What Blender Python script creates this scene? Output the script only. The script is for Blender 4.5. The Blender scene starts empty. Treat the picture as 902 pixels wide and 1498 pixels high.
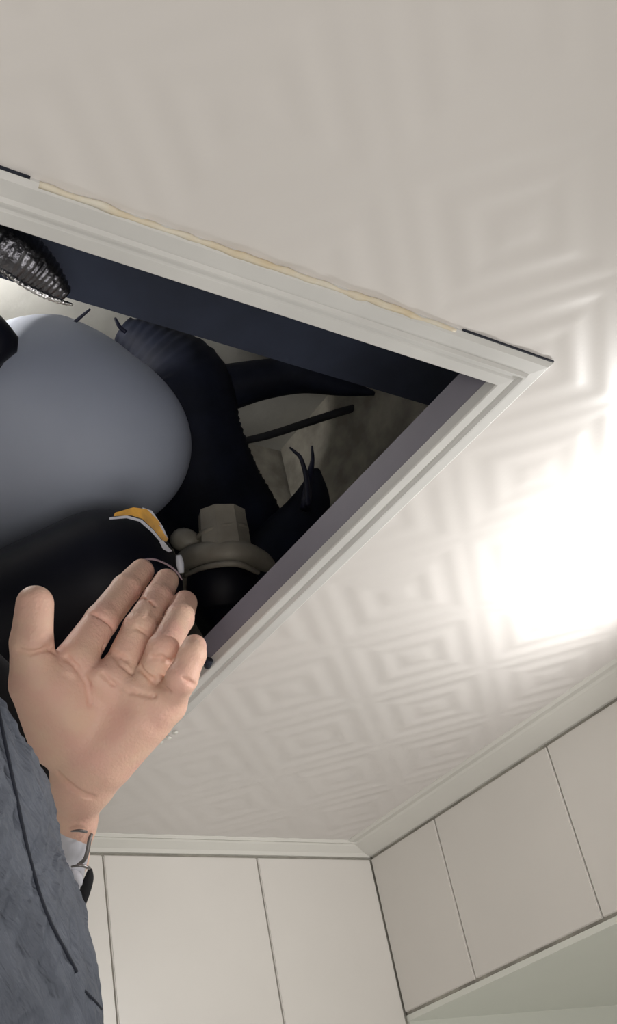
import bpy, bmesh, math
import numpy as np
from mathutils import Vector, Matrix, noise

scene = bpy.context.scene
C = scene.collection
BASE = 1.85                      # camera height above the floor
H = 0.45                         # ceiling above the camera
# camera axes (columns: right, up, back) in world space
CM = np.array([[0.53294568, 0.56093014, 0.63350318],
               [0.82505965, -0.17838096, -0.53614999],
               [-0.18773778, 0.80841673, -0.55786819]])
F = 1661.727

# ------------------------------------------------------------------ camera
cd = bpy.data.cameras.new('camera')
cam = bpy.data.objects.new('camera', cd); C.objects.link(cam)
m = Matrix(CM.tolist()).to_4x4(); m.translation = (0, 0, BASE)
cam.matrix_world = m
cd.sensor_fit = 'VERTICAL'; cd.sensor_height = 24.0; cd.lens = 24.0 * F / 1498
cd.clip_start = 0.02
scene.camera = cam

# ------------------------------------------------------------------ light
w = bpy.data.worlds.new('world'); scene.world = w; w.use_nodes = True
w.node_tree.nodes['Background'].inputs[0].default_value = (.8, .85, 1, 1)
w.node_tree.nodes['Background'].inputs[1].default_value = 0.05
vs = scene.view_settings
vs.view_transform = 'Standard'; vs.look = 'None'; vs.gamma = 1; vs.use_curve_mapping = False
vs.exposure = 0.0

def light(name, kind, loc, target, power, color, **kw):
    l = bpy.data.lights.new(name, kind); l.energy = power; l.color = color
    for k, v in kw.items(): setattr(l, k, v)
    o = bpy.data.objects.new(name, l); C.objects.link(o)
    o.location = (loc[0], loc[1], loc[2] + BASE)
    d = Vector(target) - Vector(loc)
    o.rotation_euler = d.to_track_quat('-Z', 'Y').to_euler()
    return o
# torch held close under the ceiling, right of the frame
light('torch', 'SPOT', (-.43, .785, .352), (-.70, .42, .42), 4.8, (1, .985, .96), shadow_soft_size=.012, spot_size=math.radians(165), spot_blend=.7)
# work lamp lying in the ceiling void, beyond the left edge of the frame
light('work_lamp', 'POINT', tuple(CM @ (np.array([(-170 - 451) / F, -(425 - 749) / F, -1.0]) * 1.24)), (0, 0, 2), 3.6, (1, .95, .88), shadow_soft_size=.02)
# unseen area lights added behind the camera to lift the room and hatch
light('room_fill', 'AREA', (.85, -.30, -.85), (-.5, .25, .30), 28, (1, .96, .92), shape='RECTANGLE', size=1.0, size_y=1.5)
light('high_fill', 'AREA', (.90, .10, .0), (-.6, .30, .20), 2, (1, .95, .91), shape='RECTANGLE', size=.9, size_y=.3)  # added high fill, meant to leave the fingers inside the hole darker

# ------------------------------------------------------------------ helpers
def P(px, py, dep):
    """A point seen at pixel (px, py), dep metres along the view axis."""
    v = CM @ (np.array([(px - 451) / F, -(py - 749) / F, -1.0]) * dep)
    return Vector((v[0], v[1], v[2] + BASE))

def mat(name, col, rough=.5, metal=0, noise_scale=0, noise_amt=.1, bump=0, bump_scale=60, spec=.5, sss=0, col2=None, stretch=None):
    m = bpy.data.materials.new(name); m.use_nodes = True
    nt = m.node_tree; b = nt.nodes['Principled BSDF']
    b.inputs['Base Color'].default_value = (*col, 1)
    b.inputs['Roughness'].default_value = rough
    b.inputs['Metallic'].default_value = metal
    b.inputs['Specular IOR Level'].default_value = spec
    if sss:
        b.inputs['Subsurface Weight'].default_value = sss
        b.inputs['Subsurface Radius'].default_value = (.012, .004, .002)
        b.inputs['Subsurface Scale'].default_value = 1
    tc = nt.nodes.new('ShaderNodeTexCoord')
    src = tc.outputs['Object']
    if stretch:
        mp = nt.nodes.new('ShaderNodeMapping'); mp.inputs['Scale'].default_value = stretch
        nt.links.new(src, mp.inputs[0]); src = mp.outputs[0]
    if noise_scale:
        n = nt.nodes.new('ShaderNodeTexNoise'); n.inputs['Scale'].default_value = noise_scale
        n.inputs['Detail'].default_value = 5
        nt.links.new(src, n.inputs['Vector'])
        r = nt.nodes.new('ShaderNodeMix'); r.data_type = 'RGBA'
        c2 = col2 or tuple(c * (1 - noise_amt) for c in col)
        r.inputs[6].default_value = (*col, 1); r.inputs[7].default_value = (*c2, 1)
        cr = nt.nodes.new('ShaderNodeMapRange'); cr.inputs[1].default_value = .35; cr.inputs[2].default_value = .65
        nt.links.new(n.outputs[0], cr.inputs[0]); nt.links.new(cr.outputs[0], r.inputs[0])
        nt.links.new(r.outputs[2], b.inputs['Base Color'])
    if bump:
        n2 = nt.nodes.new('ShaderNodeTexNoise'); n2.inputs['Scale'].default_value = bump_scale
        n2.inputs['Detail'].default_value = 4
        nt.links.new(src, n2.inputs['Vector'])
        bp = nt.nodes.new('ShaderNodeBump'); bp.inputs['Strength'].default_value = bump
        bp.inputs['Distance'].default_value = .002
        nt.links.new(n2.outputs[0], bp.inputs['Height']); nt.links.new(bp.outputs[0], b.inputs['Normal'])
    return m

M = dict(
    ceiling=mat('ceiling_sheet', (.71, .68, .66), .32, noise_scale=3, noise_amt=.05, spec=.5),
    cornice=mat('cornice_plastic', (.66, .65, .61), .4, noise_scale=6, noise_amt=.06),
    tile=mat('wall_tile', (.70, .675, .64), .35, noise_scale=4, noise_amt=.06),
    grout=mat('grout', (.42, .40, .35), .9, noise_scale=30, noise_amt=.4),
    paint=mat('plaster_wall', (.6, .6, .57), .7, noise_scale=5, noise_amt=.05),
    niche=mat('niche_paint', (.72, .735, .68), .5, noise_scale=3, noise_amt=.04),
    floor=mat('floor_tile', (.45, .43, .4), .5, noise_scale=8, noise_amt=.2),
    alu=mat('frame_plastic', (.64, .635, .62), .38, noise_scale=14, noise_amt=.10),
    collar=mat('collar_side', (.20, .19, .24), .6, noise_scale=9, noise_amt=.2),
    caulk=mat('caulk', (.62, .52, .36), .6, noise_scale=45, noise_amt=.0, col2=(.66, .62, .53), bump=.4),
    slab=mat('concrete', (.56, .56, .53), .9, noise_scale=7, noise_amt=.25, bump=.5, bump_scale=40),
    voidwall=mat('void_plaster', (.03, .035, .05), .9, noise_scale=8, noise_amt=.3),
    shade_box=mat('dark_shade', (.045, .058, .10), .75, noise_scale=10, noise_amt=.4, bump=.2),  # bluish dark colour standing for the shadow band above the near edge
    housing=mat('fan_plastic', (.42, .46, .56), .6, noise_scale=4, noise_amt=.12, spec=.3),
    black=mat('black_rubber', (.008, .009, .018), .5, noise_scale=9, noise_amt=.3, spec=.3),
    duct=mat('black_duct', (.012, .016, .034), .7, noise_scale=20, noise_amt=.5, bump=.3, spec=.25),
    foil=mat('foil', (.26, .26, .29), .35, 1, noise_scale=60, noise_amt=.5, bump=1, bump_scale=160),
    foil_glint=mat('foil_glint', (.85, .85, .88), .3, 1, bump=1, bump_scale=300),  # bright metal standing for light caught along the duct's lower rim
    pvc=mat('pvc', (.36, .33, .27), .5, noise_scale=28, noise_amt=.35),
    rod=mat('dark_metal', (.04, .042, .05), .6),
    wire=mat('wire', (.012, .014, .04), .5),
    yellow=mat('yellow_print', (.85, .42, .02), .35, noise_scale=60, noise_amt=.5),
    white=mat('white_plastic', (.62, .63, .70), .4, noise_scale=40, noise_amt=.15),
    film=mat('clear_rim', (.45, .33, .38), .25),
    skin=mat('skin', (.82, .55, .42), .5, noise_scale=38, noise_amt=.1, bump=.35, bump_scale=420, spec=.3, sss=.08, col2=(.80, .48, .39)),
    jacket=mat('jacket', (.118, .132, .168), .6, noise_scale=30, noise_amt=.2, spec=.3),
    lining=mat('lining', (.006, .006, .009), .8),
    cuff=mat('cuff', (.60, .60, .66), .6, noise_scale=50, noise_amt=.12),
    metal=mat('grey_metal', (.22, .21, .21), .35, .6),
    seam=mat('seam', (.006, .009, .02), .8),
    gold=mat('yellow_stain', (.6, .5, .3), .6),
)

def link(name, me, m=None, parent=None, smooth=False):
    o = bpy.data.objects.new(name, me); C.objects.link(o)
    if m is not None and not me.materials: me.materials.append(m)
    if parent is not None: o.parent = parent
    if smooth: me.polygons.foreach_set('use_smooth', [True] * len(me.polygons))
    return o

def raw(name, v, f, m, parent=None, smooth=False):
    me = bpy.data.meshes.new(name); me.from_pydata([tuple(p) for p in v], [], [tuple(q) for q in f])
    me.update(); return link(name, me, m, parent, smooth)

def box(name, lo, hi, m, parent=None, bevel=0):
    """Box in camera-height coordinates (z relative to the lens)."""
    bm = bmesh.new(); bmesh.ops.create_cube(bm, size=1)
    for v in bm.verts:
        v.co = Vector([lo[i] + (v.co[i] + .5) * (hi[i] - lo[i]) for i in range(3)]) + Vector((0, 0, BASE))
    if bevel: bmesh.ops.bevel(bm, geom=bm.edges[:], offset=bevel, segments=2, affect='EDGES')
    me = bpy.data.meshes.new(name); bm.to_mesh(me); bm.free()
    return link(name, me, m, parent)

def struct(o): o['kind'] = 'structure'; return o
def tag(o, label, cat, group=None):
    o['label'] = label; o['category'] = cat
    if group: o['group'] = group
    return o
def empty(name, loc):
    o = bpy.data.objects.new(name, None); C.objects.link(o); o.empty_display_size = .02
    o['anchor'] = tuple(loc); return o

def catmull(pts, n):
    pts = [np.array(p, float) for p in pts]
    q = [2 * pts[0] - pts[1]] + pts + [2 * pts[-1] - pts[-2]]; out = []
    for i in range(1, len(q) - 2):
        a, b, c, d = q[i - 1:i + 3]
        for k in range(n):
            t = k / n
            out.append(.5 * ((2 * b) + (-a + c) * t + (2 * a - 5 * b + 4 * c - d) * t * t + (-a + 3 * b - 3 * c + d) * t ** 3))
    out.append(pts[-1]); return out

def tube(name, pts, rad, m, parent=None, seg=16, n=8, ridge=0, pitch=0, shape=None, caps=True):
    """Swept tube through world points; rad is one radius per control point."""
    cp = catmull([(*p, r) for p, r in zip(pts, rad)], n)
    V = []; Fc = []; up = None; acc = 0; last = None
    for i, c in enumerate(cp):
        p = Vector(c[:3]); r = c[3]
        d = (Vector(cp[min(i + 1, len(cp) - 1)][:3]) - Vector(cp[max(i - 1, 0)][:3])).normalized()
        if up is None: up = d.orthogonal().normalized()
        up = (up - d * up.dot(d)).normalized(); sd = d.cross(up)
        if last is not None: acc += (p - last).length
        last = p
        rr = r + (ridge * math.cos(acc / pitch * 2 * math.pi) if ridge else 0)
        for k in range(seg):
            a = 2 * math.pi * k / seg
            q = rr
            if shape: q = shape(rr, i / (len(cp) - 1), a, p)
            V.append(p + up * math.cos(a) * q + sd * math.sin(a) * q)
    n_ = len(cp)
    for i in range(n_ - 1):
        for k in range(seg):
            Fc.append((i * seg + k, i * seg + (k + 1) % seg, (i + 1) * seg + (k + 1) % seg, (i + 1) * seg + k))
    if caps:
        Fc.append(tuple(range(seg))[::-1]); Fc.append(tuple((n_ - 1) * seg + k for k in range(seg)))
    return raw(name, V, Fc, m, parent, True)

# signed distance fields -> mesh (surface nets)
def smin(a, b, k):
    h = np.clip(.5 + .5 * (b - a) / k, 0, 1)
    return b * (1 - h) + a * h - k * h * (1 - h)
def cone(X, a, b, ra, rb):
    a = np.array(a, np.float32); b = np.array(b, np.float32); ab = b - a
    t = np.clip(((X - a) @ ab) / max(float(ab @ ab), 1e-12), 0, 1)
    return np.linalg.norm(X - a - t[..., None] * ab, axis=-1) - (ra + t * (rb - ra))
def nets(name, fn, lo, hi, res, m, parent=None):
    lo = np.array(lo); hi = np.array(hi); N = np.ceil((hi - lo) / res).astype(int) + 1
    g = np.stack(np.meshgrid(*[lo[i] + res * np.arange(N[i]) for i in range(3)], indexing='ij'), -1).astype(np.float32)
    S = fn(g); ins = S < 0
    cnt = np.zeros(N - 1); acc = np.zeros((*(N - 1), 3))
    cor = [(i, j, k) for i in (0, 1) for j in (0, 1) for k in (0, 1)]
    def sl(o): return tuple(slice(o[i], N[i] - 1 + o[i]) for i in range(3))
    for a in cor:
        for ax in range(3):
            if a[ax] == 1: continue
            b = list(a); b[ax] = 1
            sa, sb = S[sl(a)], S[sl(b)]
            cr = (sa < 0) != (sb < 0)
            t = np.where(cr, sa / np.where(cr, sa - sb, 1), 0)
            pos = np.broadcast_to(np.array(a, float), (*sa.shape, 3)).copy(); pos[..., ax] += t
            acc += pos * cr[..., None]; cnt += cr
    use = cnt > 0; idx = -np.ones(N - 1, int); idx[use] = np.arange(use.sum())
    cells = np.argwhere(use)
    V = lo + res * (cells + acc[use] / cnt[use][:, None])
    Fs = []
    for ax in range(3):
        s0 = [slice(0, N[i]) for i in range(3)]; s1 = list(s0); s0[ax] = slice(0, N[ax] - 1); s1[ax] = slice(1, N[ax])
        A = ins[tuple(s0)]; B = ins[tuple(s1)]
        e = np.argwhere(A != B); u, v = [(1, 2), (2, 0), (0, 1)][ax]
        ok = (e[:, u] > 0) & (e[:, v] > 0) & (e[:, u] < N[u] - 1) & (e[:, v] < N[v] - 1); e = e[ok]
        fl = A[tuple(e.T)]
        def at(du, dv):
            q = e.copy(); q[:, u] += du; q[:, v] += dv; return idx[tuple(q.T)]
        q = np.stack([at(-1, -1), at(0, -1), at(0, 0), at(-1, 0)], 1)
        q[~fl] = q[~fl][:, ::-1]; Fs.append(q)
    return raw(name, V.tolist(), np.concatenate(Fs).tolist(), m, parent, True)

# ------------------------------------------------------------------ room shell
XW, YW = -1.116, .914           # tile faces of the left and right walls in view
XE, YE = .95, -.95
ZB = -BASE; ZS = 1.10            # floor, underside of the concrete slab
HX0, HX1, HY0, HY1 = -.853, -.3474, -.13, .469   # hatch opening
TW = .0245                      # trim width

# ceiling sheet with embossed concentric squares
def relief(x, y):
    X = x / H - (-1.307); Y = y / H - 1.266; s = .27 * .70711
    u = (-X + Y) / (2 * s); v = (-X - Y) / (2 * s)
    fu = np.abs(u - np.round(u)); fv = np.abs(v - np.round(v)); r = np.maximum(fu, fv)
    def ridge(c, wd): return np.exp(-((r - c) / wd) ** 2)
    def up(c, t=.028): return 1 / (1 + np.exp(-(r - c) / (t * .35)))
    return RA * ((1 - up(.09)) + up(.19) - up(.285) + up(.385) - .6 * up(.475, .03))
RA = .00066
def axis(lo, hi, cuts, st):
    ks = [lo] + cuts + [hi]; out = []
    for a, b in zip(ks[:-1], ks[1:]):
        n = max(1, round((b - a) / st)); out += [a + (b - a) * i / n for i in range(n)]
    return np.array(out + [hi])
gx = axis(XW, XE, [HX0 - .005, HX1 + .005], .0036); gy = axis(YE, YW, [HY0 - .005, HY1 + .005], .0036)
gx = np.concatenate([gx[gx < .05], np.linspace(.05, XE, 20)]); gy = np.concatenate([np.linspace(YE, -.15, 20), gy[gy > -.145]])
GX, GY = np.meshgrid(gx, gy, indexing='ij')
Z = H - relief(GX, GY) + BASE
V = np.stack([GX, GY, Z], -1).reshape(-1, 3)
ny = len(gy); ii, jj = np.meshgrid(np.arange(len(gx) - 1), np.arange(ny - 1), indexing='ij')
cx = (gx[ii] + gx[ii + 1]) / 2; cy = (gy[jj] + gy[jj + 1]) / 2
keep = ~((cx > HX0 - .005) & (cx < HX1 + .005) & (cy > HY0 - .005) & (cy < HY1 + .005))
a = (ii * ny + jj)[keep]
Fq = np.stack([a, a + 1, a + ny + 1, a + ny], -1)
struct(raw('ceiling', V.tolist(), Fq.tolist(), M['ceiling'], None, True))

struct(box('floor', (XW - .1, YE - .1, ZB - .05), (XE + .1, YW + .7, ZB), M['floor']))
struct(box('trim_slab', (XW - .1, YE - .1, ZS), (XE + .1, YW + .1, ZS + .05), M['slab']))
g = .0020
def wall_tiles(parent, plane, bounds, zs, y_face):
    for a, b in zip(bounds[:-1], bounds[1:]):
        for z1, z0 in zip(zs[:-1], zs[1:]):
            if plane == 'x': lo, hi = (y_face - .006, a + g / 2, z0 + g / 2), (y_face, b - g / 2, z1 - g / 2)
            else: lo, hi = (a + g / 2, y_face, z0 + g / 2), (b - g / 2, y_face + .006, z1 - g / 2)
            box('tile', lo, hi, M['tile'], parent, .0009)
ZT = .4325
wl = struct(box('wall_left', (XW - .1, YE - .1, ZB), (XW - .0035, YW + .7, ZS), M['grout']))
wall_tiles(wl, 'x', [.147, .347, .547, .745, YW], [ZT, .1325, -.1675], XW)
box('plaster', (XW - .01, YE, ZB), (XW, .145, ZT), M['paint'], wl)
box('plaster', (XW - .01, YW + .004, -.9), (XW, YW + .6, .244), M['niche'], wl)
wr = struct(box('wall_right', (XW, YW + .0032, .245), (XE, YW + .10, ZS), M['grout']))
wall_tiles(wr, 'y', [XW, -.9835, -.7825, -.5825, -.3825, -.1825], [ZT, .247], YW)
box('plaster', (-.18, YW, .247), (XE, YW + .01, ZT), M['paint'], wr)
# deep recess below the right wall's tiles
struct(box('trim_recess_soffit', (XW, YW + .002, .238), (XE, YW + .6, .2445), M['niche']))
struct(box('wall_recess_back', (XW, YW + .6, ZB), (XE, YW + .65, .25), M['niche']))
struct(box('wall_back', (XE, YE - .1, ZB), (XE + .1, YW + .7, ZS), M['paint']))
struct(box('wall_front', (XW, YE - .1, ZB), (XE, YE, ZS), M['paint']))

# cornice strips
def cornice(name, prof, ax, a, b, m0, m1):
    """prof = (offset from wall, z); mitred ends by m0/m1 * offset."""
    V = []; n = len(prof)
    for end, mi in ((a, m0), (b, m1)):
        for o, z in prof:
            e = end + mi * o
            V.append((XW + o, e, z + BASE) if ax == 'x' else (e, YW - o, z + BASE))
    Fc = [(i, (i + 1) % n, n + (i + 1) % n, n + i) for i in range(n)] + [tuple(range(n)), tuple(range(2 * n - 1, n - 1, -1))]
    return struct(raw(name, V, Fc, M['cornice']))
cornice('trim_1', [(-.003, H + .003), (.017, H + .003), (.017, .4485), (.0155, .4462), (.012, .4468), (.0105, .4448), (.003, .4385), (.001, .4345), (-.003, .4345)], 'x', YE, YW, 0, -1)
cornice('trim_2', [(-.003, H + .003), (.042, H + .003), (.042, .4492), (.038, .4472), (.030, .4475), (.027, .4455), (.008, .4380), (.001, .4352), (-.003, .4352)], 'y', XW, XE, .4, 0)

def cloth_bump(m):
    nt = m.node_tree; b = nt.nodes['Principled BSDF']
    at = nt.nodes.new('ShaderNodeAttribute'); at.attribute_name = 'cloth'
    h = None; prev = None
    for sc, st, det in ((7, .55, 3), (22, .35, 6)):
        n = nt.nodes.new('ShaderNodeTexNoise'); n.inputs['Scale'].default_value = sc; n.inputs['Detail'].default_value = det
        n.inputs['Distortion'].default_value = .6
        nt.links.new(at.outputs['Vector'], n.inputs['Vector'])
        bp = nt.nodes.new('ShaderNodeBump'); bp.inputs['Strength'].default_value = st; bp.inputs['Distance'].default_value = .008
        nt.links.new(n.outputs[0], bp.inputs['Height'])
        if prev: nt.links.new(prev.outputs[0], bp.inputs['Normal'])
        prev = bp
    nt.links.new(prev.outputs[0], b.inputs['Normal'])
cloth_bump(M['jacket'])

# ------------------------------------------------------------------ hatch frame
fr = empty('hatch_frame', (0, 0, 0))
tag(fr, 'pale moulded plastic frame around the dark square opening in the ceiling', 'frame')
prof = [(TW + .003, 0), (TW + .003, -.002), (TW, -.0042), (.0155, -.0050), (.0140, -.0072), (.0125, -.0072), (.0112, -.0052), (.0095, -.0052), (.008, -.0062), (.0008, -.0066), (0, -.0058), (0, .002)]
cs = [(HX0, HY0), (HX1, HY0), (HX1, HY1), (HX0, HY1)]
sg = [(-1, -1), (1, -1), (1, 1), (-1, 1)]
for i in range(4):
    j = (i + 1) % 4; V = []
    for c, s in ((cs[i], sg[i]), (cs[j], sg[j])):
        for o, z in prof: V.append((c[0] + s[0] * o, c[1] + s[1] * o, H + z + BASE))
    n = len(prof)
    Fc = [(k, (k + 1) % n, n + (k + 1) % n, n + k) for k in range(n)] + [tuple(range(n)), tuple(range(2 * n - 1, n - 1, -1))]
    raw('frame_strip', V, Fc, M['alu'], fr)
# upstanding collar boards inside
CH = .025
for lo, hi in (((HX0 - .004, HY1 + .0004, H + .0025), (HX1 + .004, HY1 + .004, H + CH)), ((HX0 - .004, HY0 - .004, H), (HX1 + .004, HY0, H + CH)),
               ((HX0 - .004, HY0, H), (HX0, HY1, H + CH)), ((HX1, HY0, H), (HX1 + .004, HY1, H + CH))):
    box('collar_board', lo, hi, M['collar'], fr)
# caulk along the near edge, ragged
rng = np.random.RandomState(3)
ys = np.linspace(.155, .415, 40)
tube('caulk_bead', [(HX1 + TW + .0022 + rng.uniform(-.0006, .0006), y, H - .0022 + BASE) for y in ys],
     [.0018 + rng.uniform(-.0006, .0007) for _ in ys], M['caulk'], fr, seg=6, n=2)['label'] = 'yellowed caulk bead'
tube('gap_line', [(HX1 + TW + .0035, y, H - .0012 + BASE) for y in np.linspace(.42, .496, 6)], [.0008] * 6, M['seam'], fr, seg=6, n=2)
tube('gap_line', [(HX1 + TW + .0035, y, H - .0012 + BASE) for y in np.linspace(.05, .15, 6)], [.0009] * 6, M['seam'], fr, seg=6, n=2)
s_ = tube('screw', [P(305, 966, .952), P(303, 975, .957)], [.004, .003], M['seam'], fr, seg=8, n=1)
# chipped plaster at the far corner
for k, (px, py, r) in enumerate([(232, 1086, .0045), (246, 1080, .0035), (256, 1072, .003), (224, 1087, .003)]):
    v = CM @ np.array([(px - 451) / F, -(py - 749) / F, -1.0]); v = v / v[2] * (H - .003)
    bm = bmesh.new(); bmesh.ops.create_icosphere(bm, subdivisions=2, radius=r)
    for q in bm.verts: q.co *= 1 + .35 * noise.noise(q.co * 600 + Vector((k, 0, 0))); 
    for q in bm.verts: q.co.z *= .5; q.co += Vector((v[0], v[1], v[2] + BASE))
    me = bpy.data.meshes.new('plaster_chip'); bm.to_mesh(me); bm.free(); link('plaster_chip', me, M['cornice'], fr)

# ------------------------------------------------------------------ inside the void
def zpix(px, py, z):
    v = CM @ np.array([(px - 451) / F, -(py - 749) / F, -1.0]); return v / v[2] * z
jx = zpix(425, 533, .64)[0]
tag(box('shade_box', (jx, YE + .2, .64), (-.375, YW - .02, ZS), M['shade_box']), 'dark box standing in for the shadow band along the near edge inside the ceiling opening', 'shade')  # solid dark box placed where the hatch edge shades the slab

def pix_tube(name, pts, m, parent=None, **kw):
    return tube(name, [P(a, b, d) for a, b, d, r in pts], [r * d / F for a, b, d, r in pts], m, parent, **kw)

def void_tube(name, pts, m, parent=None, **kw):
    return pix_tube(name, [(a, b, d * VS, r) for a, b, d, r in pts], m, parent, **kw)
VS = 1.14
# fan: grey housing, black outlet, printed band
fan = empty('exhaust_fan', (0, 0, 0))
tag(fan, 'rounded blue-grey fan housing with a black outlet hanging in the opening', 'fan')
hc = np.array(P(75, 640, 1.27)); hn = np.array(P(165, 652, 1.25)) ; hr = 165 * 1.27 / F
hl = np.array(P(-120, 700, 1.27))
def f_house(X):
    d = smin(cone(X, hc, hl, hr, hr), cone(X, hc, hn, hr, hr * .68), .04)
    e = cone(X, P(30, 600, 1.20), P(-5, 700, 1.19), .058, .046)
    return smin(d, e, .03)
nets('housing', f_house, np.minimum(hc, hl) - .19, np.maximum(hc, hl) + .19, .0045, M['housing'], fan)
oc = np.array(P(150, 862, 1.13)); ol = np.array(P(-60, 955, 1.13))
def f_out(X):
    d = cone(X, oc, ol, 117 * 1.13 / F, 112 * 1.13 / F)
    return d
nets('outlet', f_out, np.minimum(oc, ol) - .1, np.maximum(oc, ol) + .1, .004, M['black'], fan)
lc = P(-28, 505, .93)
tube('motor_cap', [P(-80, 500, 1.08), P(-50, 500, 1.06), P(-10, 500, 1.045), P(26, 504, 1.05)], [.03, .036, .028, .007], M['black'], fan, seg=20)['label'] = 'black motor cap'
def strip(name, rows, m, parent, thick=.0012):
    """Solid curved strip from pairs of edge points."""
    V = []; Fc = []
    for a, b in rows:
        A, B = P(*a), P(*b); nrm = (-A + Vector((0, 0, BASE))).normalized() * thick
        V += [A, B, B + nrm, A + nrm]
    for i in range(len(rows) - 1):
        for k in range(4):
            Fc.append((4 * i + k, 4 * i + (k + 1) % 4, 4 * i + 4 + (k + 1) % 4, 4 * i + 4 + k))
    e = 4 * (len(rows) - 1); Fc += [(0, 1, 2, 3), (e + 3, e + 2, e + 1, e)]
    return raw(name, V, Fc, m, parent, False)
D = 1.065
strip('warning_stripe', [((168, 750, D), (166, 755, D)), ((195, 742, D), (192, 754, D)), ((215, 745, D), (208, 759, D)), ((232, 762, D), (224, 774, D)), ((243, 783, D), (237, 790, D)), ((246, 788, D), (243, 793, D))], M['yellow'], fan)['label'] = 'yellow printed stripe'
strip('label_edge', [((160, 757, D), (160, 760, D)), ((185, 754, D), (185, 758, D)), ((207, 760, D), (204, 763, D)), ((224, 775, D), (221, 778, D)), ((237, 791, D), (235, 794, D))], M['white'], fan)['label'] = 'white label edge'
strip('label_edge', [((208, 742, D), (212, 752, D)), ((222, 747, D), (222, 757, D)), ((238, 770, D), (234, 770, D)), ((246, 788, D), (243, 786, D))], M['white'], fan)['label'] = 'white label edge'
strip('label_edge', [((233, 793, D), (238, 790, D)), ((238, 803, D), (246, 800, D)), ((247, 808, D), (252, 806, D))], M['white'], fan)
void_tube('terminal', [(261, 812, .9, 4), (263, 824, .9, 6), (265, 838, .9, 4)], M['white'], fan, seg=8, n=3)['label'] = 'pale plastic terminal'
void_tube('rim_ring', [(185, 836, .87, 1.3), (202, 822, .872, 1.3), (222, 818, .875, 1.5), (243, 825, .88, 1.5), (258, 836, .885, 1.5), (266, 848, .89, 1.2)], M['film'], fan, seg=8, n=5)

# black flexible duct curling behind the fan
dk = empty('flexible_duct', (0, 0, 0))
tag(dk, 'black ribbed flexible duct curling behind the grey fan housing, with its drum', 'duct')
void_tube('duct_hose', [(180, 482, 1.27, 20), (222, 512, 1.27, 44), (262, 560, 1.27, 72), (275, 640, 1.27, 80), (300, 720, 1.28, 85), (340, 780, 1.28, 80), (385, 835, 1.28, 60)], M['duct'], dk, seg=32, n=14, ridge=.0011, pitch=.011)
void_tube('duct_branch', [(320, 570, 1.3, 36), (380, 556, 1.3, 30), (440, 550, 1.3, 26), (505, 566, 1.3, 14), (548, 576, 1.3, 3)], M['duct'], dk, seg=20, n=8)
void_tube('duct_drum', [(462, 690, 1.3, 7), (454, 738, 1.25, 30), (425, 800, 1.24, 55), (370, 880, 1.21, 62), (310, 925, 1.19, 60)], M['duct'], dk, seg=28, n=10)
fo = void_tube('foil_duct', [(-120, 300, .66, 46), (-40, 335, .67, 44), (15, 365, .67, 40), (58, 396, .68, 30), (96, 432, .69, 12)], M['foil'], seg=32, n=24, ridge=.0006, pitch=.004)
void_tube('foil_glint', [(-20, 384, .655, 2), (8, 398, .65, 3), (30, 414, .648, 4), (60, 430, .65, 5), (85, 440, .655, 4), (106, 446, .66, 2)], M['foil_glint'], fo, seg=8, n=8, ridge=.0003, pitch=.003)['label'] = 'bright strip standing in for the highlight on the foil edge'  # strip added to draw the highlight under the duct
tag(fo, 'crinkled silver foil duct at the left end of the opening', 'duct')
rd = void_tube('metal_rod', [(348, 647, 1.36, 5), (395, 636, 1.38, 6), (450, 618, 1.42, 6), (500, 602, 1.45, 6), (550, 588, 1.48, 5)], M['rod'], seg=8, n=3)
tag(rd, 'thin dark rod crossing the pale slab above the pipe fitting', 'rod')
for i, (pts, lb) in enumerate([
        ([(424, 655, 1.22, 1.5), (432, 662, 1.21, 2.6), (440, 671, 1.2, 3), (448, 700, 1.18, 4), (450, 740, 1.15, 5)], 'short bent wire stub leaning left above the dark drum'),
        ([(456, 652, 1.2, 1.3), (457, 672, 1.2, 3), (452, 700, 1.19, 6), (446, 745, 1.17, 8)], 'upright dark blue wire standing above the dark drum'),
        ([(132, 452, 1.09, 1.6), (120, 462, 1.09, 2.5), (106, 474, 1.09, 3)], 'short black wire crossing the slab gap beside the foil duct'),
        ([(168, 465, 1.09, 2), (175, 478, 1.09, 3), (184, 486, 1.09, 3)], 'black wire end at the right tip of the small slab gap')]):
    tag(void_tube('wire', pts, M['wire'], seg=8, n=4), lb, 'wire')

# beige pipe fitting
pf = empty('pipe_fitting', (0, 0, 0))
tag(pf, 'dusty beige plastic pipe fitting with a curved collar right of the fingers', 'pipe')
D = 1.06
st = void_tube('pipe_stub', [(324, 750, D + .004, 35), (325, 764, D, 36), (328, 790, D - .01, 38), (331, 818, D - .02, 40)], M['pvc'], pf, seg=8, n=3)
st.data.polygons.foreach_set('use_smooth', [False] * len(st.data.polygons))
void_tube('stub_lip', [(325, 778, D - .004, 39), (326, 783, D - .005, 39)], M['pvc'], pf, seg=24, n=2)
void_tube('collar', [(258, 826, D, 8), (278, 816, D - .015, 17), (315, 810, D - .03, 20), (352, 811, D - .03, 20), (384, 822, D - .015, 15), (398, 832, D, 7)], M['pvc'], pf, seg=10, n=6)
void_tube('collar_rim', [(270, 842, D - .01, 3), (292, 832, D - .035, 4), (320, 826, D - .05, 4.5), (350, 826, D - .05, 4.5), (378, 838, D - .035, 3.5)], M['pvc'], pf, seg=10, n=6)
void_tube('side_port', [(258, 792, D + .02, 5), (262, 790, D + .01, 14), (270, 790, D, 18), (290, 798, D, 14)], M['pvc'], pf, seg=16, n=5)
void_tube('pipe_mouth', [(325, 838, D + .02, 40), (325, 850, D, 52), (328, 880, D, 54)], M['black'], pf, seg=28, n=4)

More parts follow.
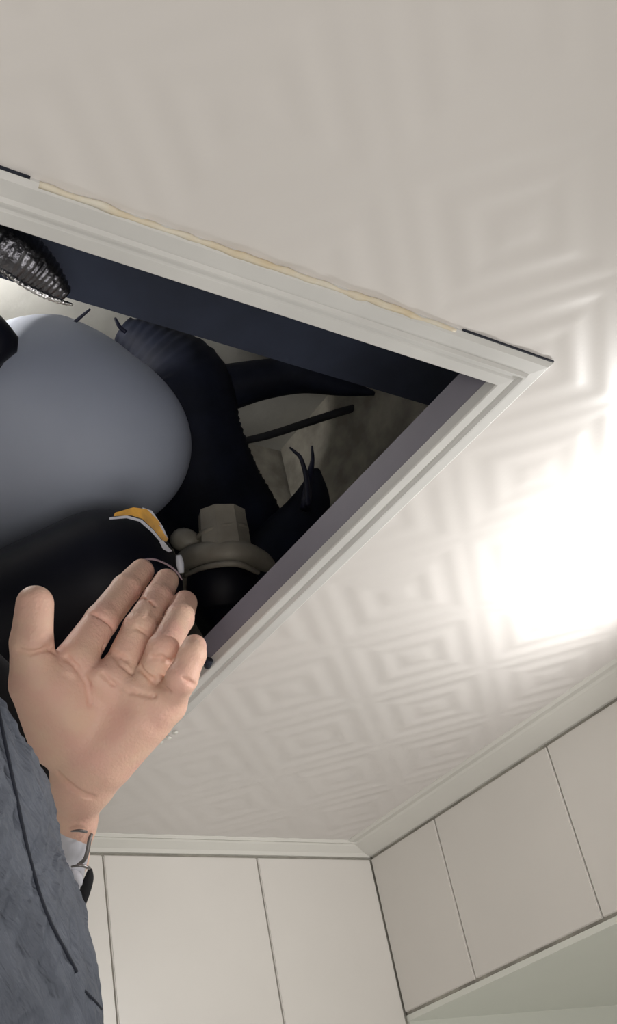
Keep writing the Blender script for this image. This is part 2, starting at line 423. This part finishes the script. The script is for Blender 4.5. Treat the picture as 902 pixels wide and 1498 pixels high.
# ------------------------------------------------------------------ person
per = empty('person', (0, 0, 0))
tag(per, 'person in a dark grey jacket reaching an open right hand up to the opening', 'person')
HD = 1.06
def J(px, py, d): return np.array(P(px, py, d * HD), np.float32)
HR = 1.07 / 1000
fingers = [
    [(112, 962, .814, 14.5), (148, 908, .840, 12.2), (184, 862, .878, 11.4), (207, 836, .905, 10.0)],
    [(170, 988, .814, 13), (204, 918, .832, 11.8), (230, 876, .870, 11.2), (243, 850, .897, 9.8)],
    [(213, 1010, .813, 12), (238, 950, .808, 11.2), (262, 905, .845, 10.6), (270, 882, .870, 9.6)],
    [(247, 1026, .808, 11.5), (266, 992, .786, 10.8), (281, 958, .792, 9.4), (284, 946, .800, 8.6)],
]
thumb = [(84, 1082, .815, 20), (52, 1000, .797, 18), (46, 940, .792, 14.6), (51, 884, .800, 13.2)]
def chain(X, ch, k=.003):
    d = None
    for a, b in zip(ch[:-1], ch[1:]):
        c = cone(X, J(*a[:3]), J(*b[:3]), a[3] * HR, b[3] * HR)
        d = c if d is None else smin(d, c, k)
    return d
def f_hand(X):
    palm = None
    for a, b, k in [((118, 1150, .822, 17), (112, 975, .812, 14), .01), ((125, 1140, .822, 17), (170, 998, .812, 14), .012),
                    ((130, 1140, .822, 17), (210, 1018, .810, 14), .012), ((135, 1130, .82, 17), (245, 1034, .806, 12.5), .012),
                    ((112, 1092, .812, 16), (68, 1003, .803, 19), .012),      # thenar
                    ((155, 1110, .812, 19), (205, 1055, .806, 17), .012),     # hypothenar
                    ((104, 1040, .808, 18), (84, 1015, .806, 19), .014),
                    ((146, 992, .803, 8), (160, 1004, .803, 8), .008), ((192, 1012, .801, 8), (200, 1020, .801, 8), .008), ((228, 1028, .80, 8), (236, 1040, .80, 9), .008),
                    ((110, 1205, .838, 14), (118, 1130, .822, 19), .014),     # wrist
                    ((104, 1260, .85, 13), (109, 1200, .838, 13.5), .012)]:
        c = cone(X, J(*a[:3]), J(*b[:3]), a[3] * HR, b[3] * HR)
        palm = c if palm is None else smin(palm, c, k)
    # hollow of the palm
    palm = -smin(-palm, cone(X, J(160, 1020, .775), J(140, 1060, .775), .020, .018), .010)
    fs = None
    for ch in fingers:
        c = chain(X, ch); fs = c if fs is None else smin(fs, c, .0009)
    d = smin(palm, fs, .007)
    d = smin(d, chain(X, thumb), .006)
    # creases
    def cut(d, pts, r, depth=.0):
        for a, b in zip(pts[:-1], pts[1:]):
            c = cone(X, J(*a), J(*b), r, r); d = -smin(-d, c, .0022)
        return d
    for pts, r in CREASES: d = cut(d, pts, r * 1.5)
    return d
def surf_depth(px, py):
    """depth along the view ray where the un-creased hand starts"""
    ds = np.linspace(.74, .95, 400)
    X = np.array([J(px, py, t) for t in ds], np.float32)
    s = f_hand(X); k = np.argmax(s < 0)
    return float(ds[k]) if s[k] < 0 else None
CREASES = []
raw_cr = [([(66, 948), (80, 953), (98, 962), (113, 977), (128, 1000), (132, 1030)], .0012),
          ([(28, 951), (45, 955), (66, 950), (76, 944)], .0010),
          ([(152, 947), (166, 955), (184, 964), (204, 976), (224, 996), (246, 1010)], .0013),
          ([(150, 985), (165, 1000), (190, 1012), (225, 1018)], .0011),
          ([(165, 958), (178, 972), (192, 985)], .0009),
          ([(84, 1130), (104, 1150), (124, 1163), (136, 1166)], .0012),
          ([(200, 918), (216, 928)], .0009), ([(206, 875), (226, 886)], .0009),
          ([(222, 962), (236, 962), (250, 968)], .0011), ([(268, 992), (284, 1002)], .0010),
          ([(134, 898), (152, 906), (166, 920)], .0008)]
tmp = []
for pts, r in raw_cr:
    q = [(a, b, surf_depth(a, b)) for a, b in pts]
    q = [c for c in q if c[2] is not None]
    if len(q) > 1: tmp.append((q, r))
CREASES = tmp
allp = np.array([J(*p[:3]) for ch in fingers + [thumb] for p in ch] + [J(104, 1260, .85), J(118, 1150, .822)])
nets('hand', f_hand, allp.min(0) - .03, allp.max(0) + .03, .0013, M['skin'], per)

def arm_tube(name, pts, m, parent=None, **kw):
    return pix_tube(name, [(a, b, d * HD, r) for a, b, d, r in pts], m, parent, **kw)
# shirt cuff and wrist strap
arm_tube('shirt_cuff', [(102, 1213, .838, 28), (102, 1216, .838, 32), (99, 1240, .842, 32), (94, 1268, .845, 31), (94, 1290, .85, 26), (90, 1320, .85, 20)], M['cuff'], per, seg=28, n=4)['label'] = 'pale lilac shirt cuff'
wb = arm_tube('wrist_band', [(134, 1220, .825, 2.5), (131, 1228, .822, 3.2), (128, 1245, .82, 3.4), (123, 1258, .82, 3), (114, 1265, .82, 2.4)], M['metal'], per, seg=8, n=4)
wb['label'] = 'dark metal edge of the wrist band'
arm_tube('band_clasp', [(104, 1216, .815, 1.2), (116, 1215, .812, 2.3), (127, 1217, .815, 2)], M['metal'], wb, seg=8, n=3)
arm_tube('band_clasp', [(104, 1268, .81, 1.5), (118, 1266, .81, 2.5), (131, 1270, .815, 2.5)], M['metal'], wb, seg=8, n=3)
arm_tube('band_clasp', [(102, 1275, .83, 6), (112, 1284, .83, 9), (114, 1296, .83, 6)], M['cuff'], wb, seg=12, n=3)
arm_tube('cuff_strap', [(132, 1271, .835, 3), (130, 1285, .835, 7), (124, 1305, .835, 8), (121, 1325, .835, 4)], M['lining'], per, seg=12, n=4)['label'] = 'black strap below the cuff'
arm_tube('inner_sleeve', [(-40, 960, .90, 30), (10, 1020, .89, 34), (48, 1090, .88, 34), (75, 1150, .87, 32), (92, 1230, .87, 26), (98, 1330, .87, 20)], M['lining'], per, seg=20, n=6)['label'] = 'black inner sleeve'

# jacket sleeve with creased fabric
def wrinkle(r, s, a, p):
    q = Vector((p.x * 6, p.y * 6, p.z * 6))
    u = Vector((math.cos(a) * 1.3 + s * 2.2, math.sin(a) * 1.3, s * 5.5))
    n1 = noise.noise(u * 1.1)
    n2 = 1 - abs(noise.noise(Vector((math.cos(a + s * 2) * 3.2, math.sin(a + s * 2) * 3.2, s * 5))))* 2
    n3 = 1 - abs(noise.noise(Vector((math.cos(a - s * 2.5) * 7, math.sin(a - s * 2.5) * 7, s * 15 + 4)))) * 2
    n4 = noise.noise(Vector((math.cos(a) * 16, math.sin(a) * 16, s * 60)))
    return r + .0020 * n1 + .0028 * n2 + .0022 * n3 + .0006 * n4
SL = [(-225, 820, .70, 106), (-170, 930, .68, 108), (-136, 1020, .67, 110), (-96, 1120, .66, 121), (-70, 1200, .66, 134), (-54, 1290, .66, 138), (-26, 1380, .66, 142), (-12, 1470, .66, 146), (-14, 1600, .66, 150), (-24, 1760, .66, 158)]
slv = tube('jacket_sleeve', [P(a, b, d) for a, b, d, r in SL], [r * d / F for a, b, d, r in SL], M['jacket'], per, seg=220, n=34, shape=wrinkle)
nv = len(slv.data.vertices); q_ = np.arange(nv); att = slv.data.attributes.new('cloth', 'FLOAT_VECTOR', 'POINT')
ang = (q_ % 220) / 220 * 2 * np.pi; ln = (q_ // 220) * .0036
ang2 = ang + ln * 1.6
att.data.foreach_set('vector', np.stack([np.cos(ang2), np.sin(ang2), ln * 1.3], 1).astype(np.float32).ravel())
slv['label'] = 'dark blue-grey creased jacket sleeve'
bpy.context.view_layer.update()
# seam lines: laid on the sleeve surface along view rays
bvh = None
from mathutils.bvhtree import BVHTree
bvh = BVHTree.FromPolygons([v.co for v in slv.data.vertices], [tuple(p.vertices) for p in slv.data.polygons])
def on_sleeve(px, py):
    o = Vector((0, 0, BASE)); d = (P(px, py, 1) - o).normalized()
    h = bvh.ray_cast(o, d); return h[0]
def seam(pts, rad):
    cp = catmull([(a, b, 0) for a, b in pts], 6); w_ = [on_sleeve(c[0], c[1]) for c in cp]
    w_ = [c for c in w_ if c is not None]
    if len(w_) > 3: tube('seam', w_, [rad] * len(w_), M['seam'], slv, seg=6, n=1)
seam([(-6, 1020), (4, 1070), (14, 1118), (24, 1165), (34, 1215), (46, 1265), (58, 1308), (74, 1350), (96, 1392), (112, 1422)], .0011)
seam([(124, 1450), (138, 1464), (148, 1476)], .0009)
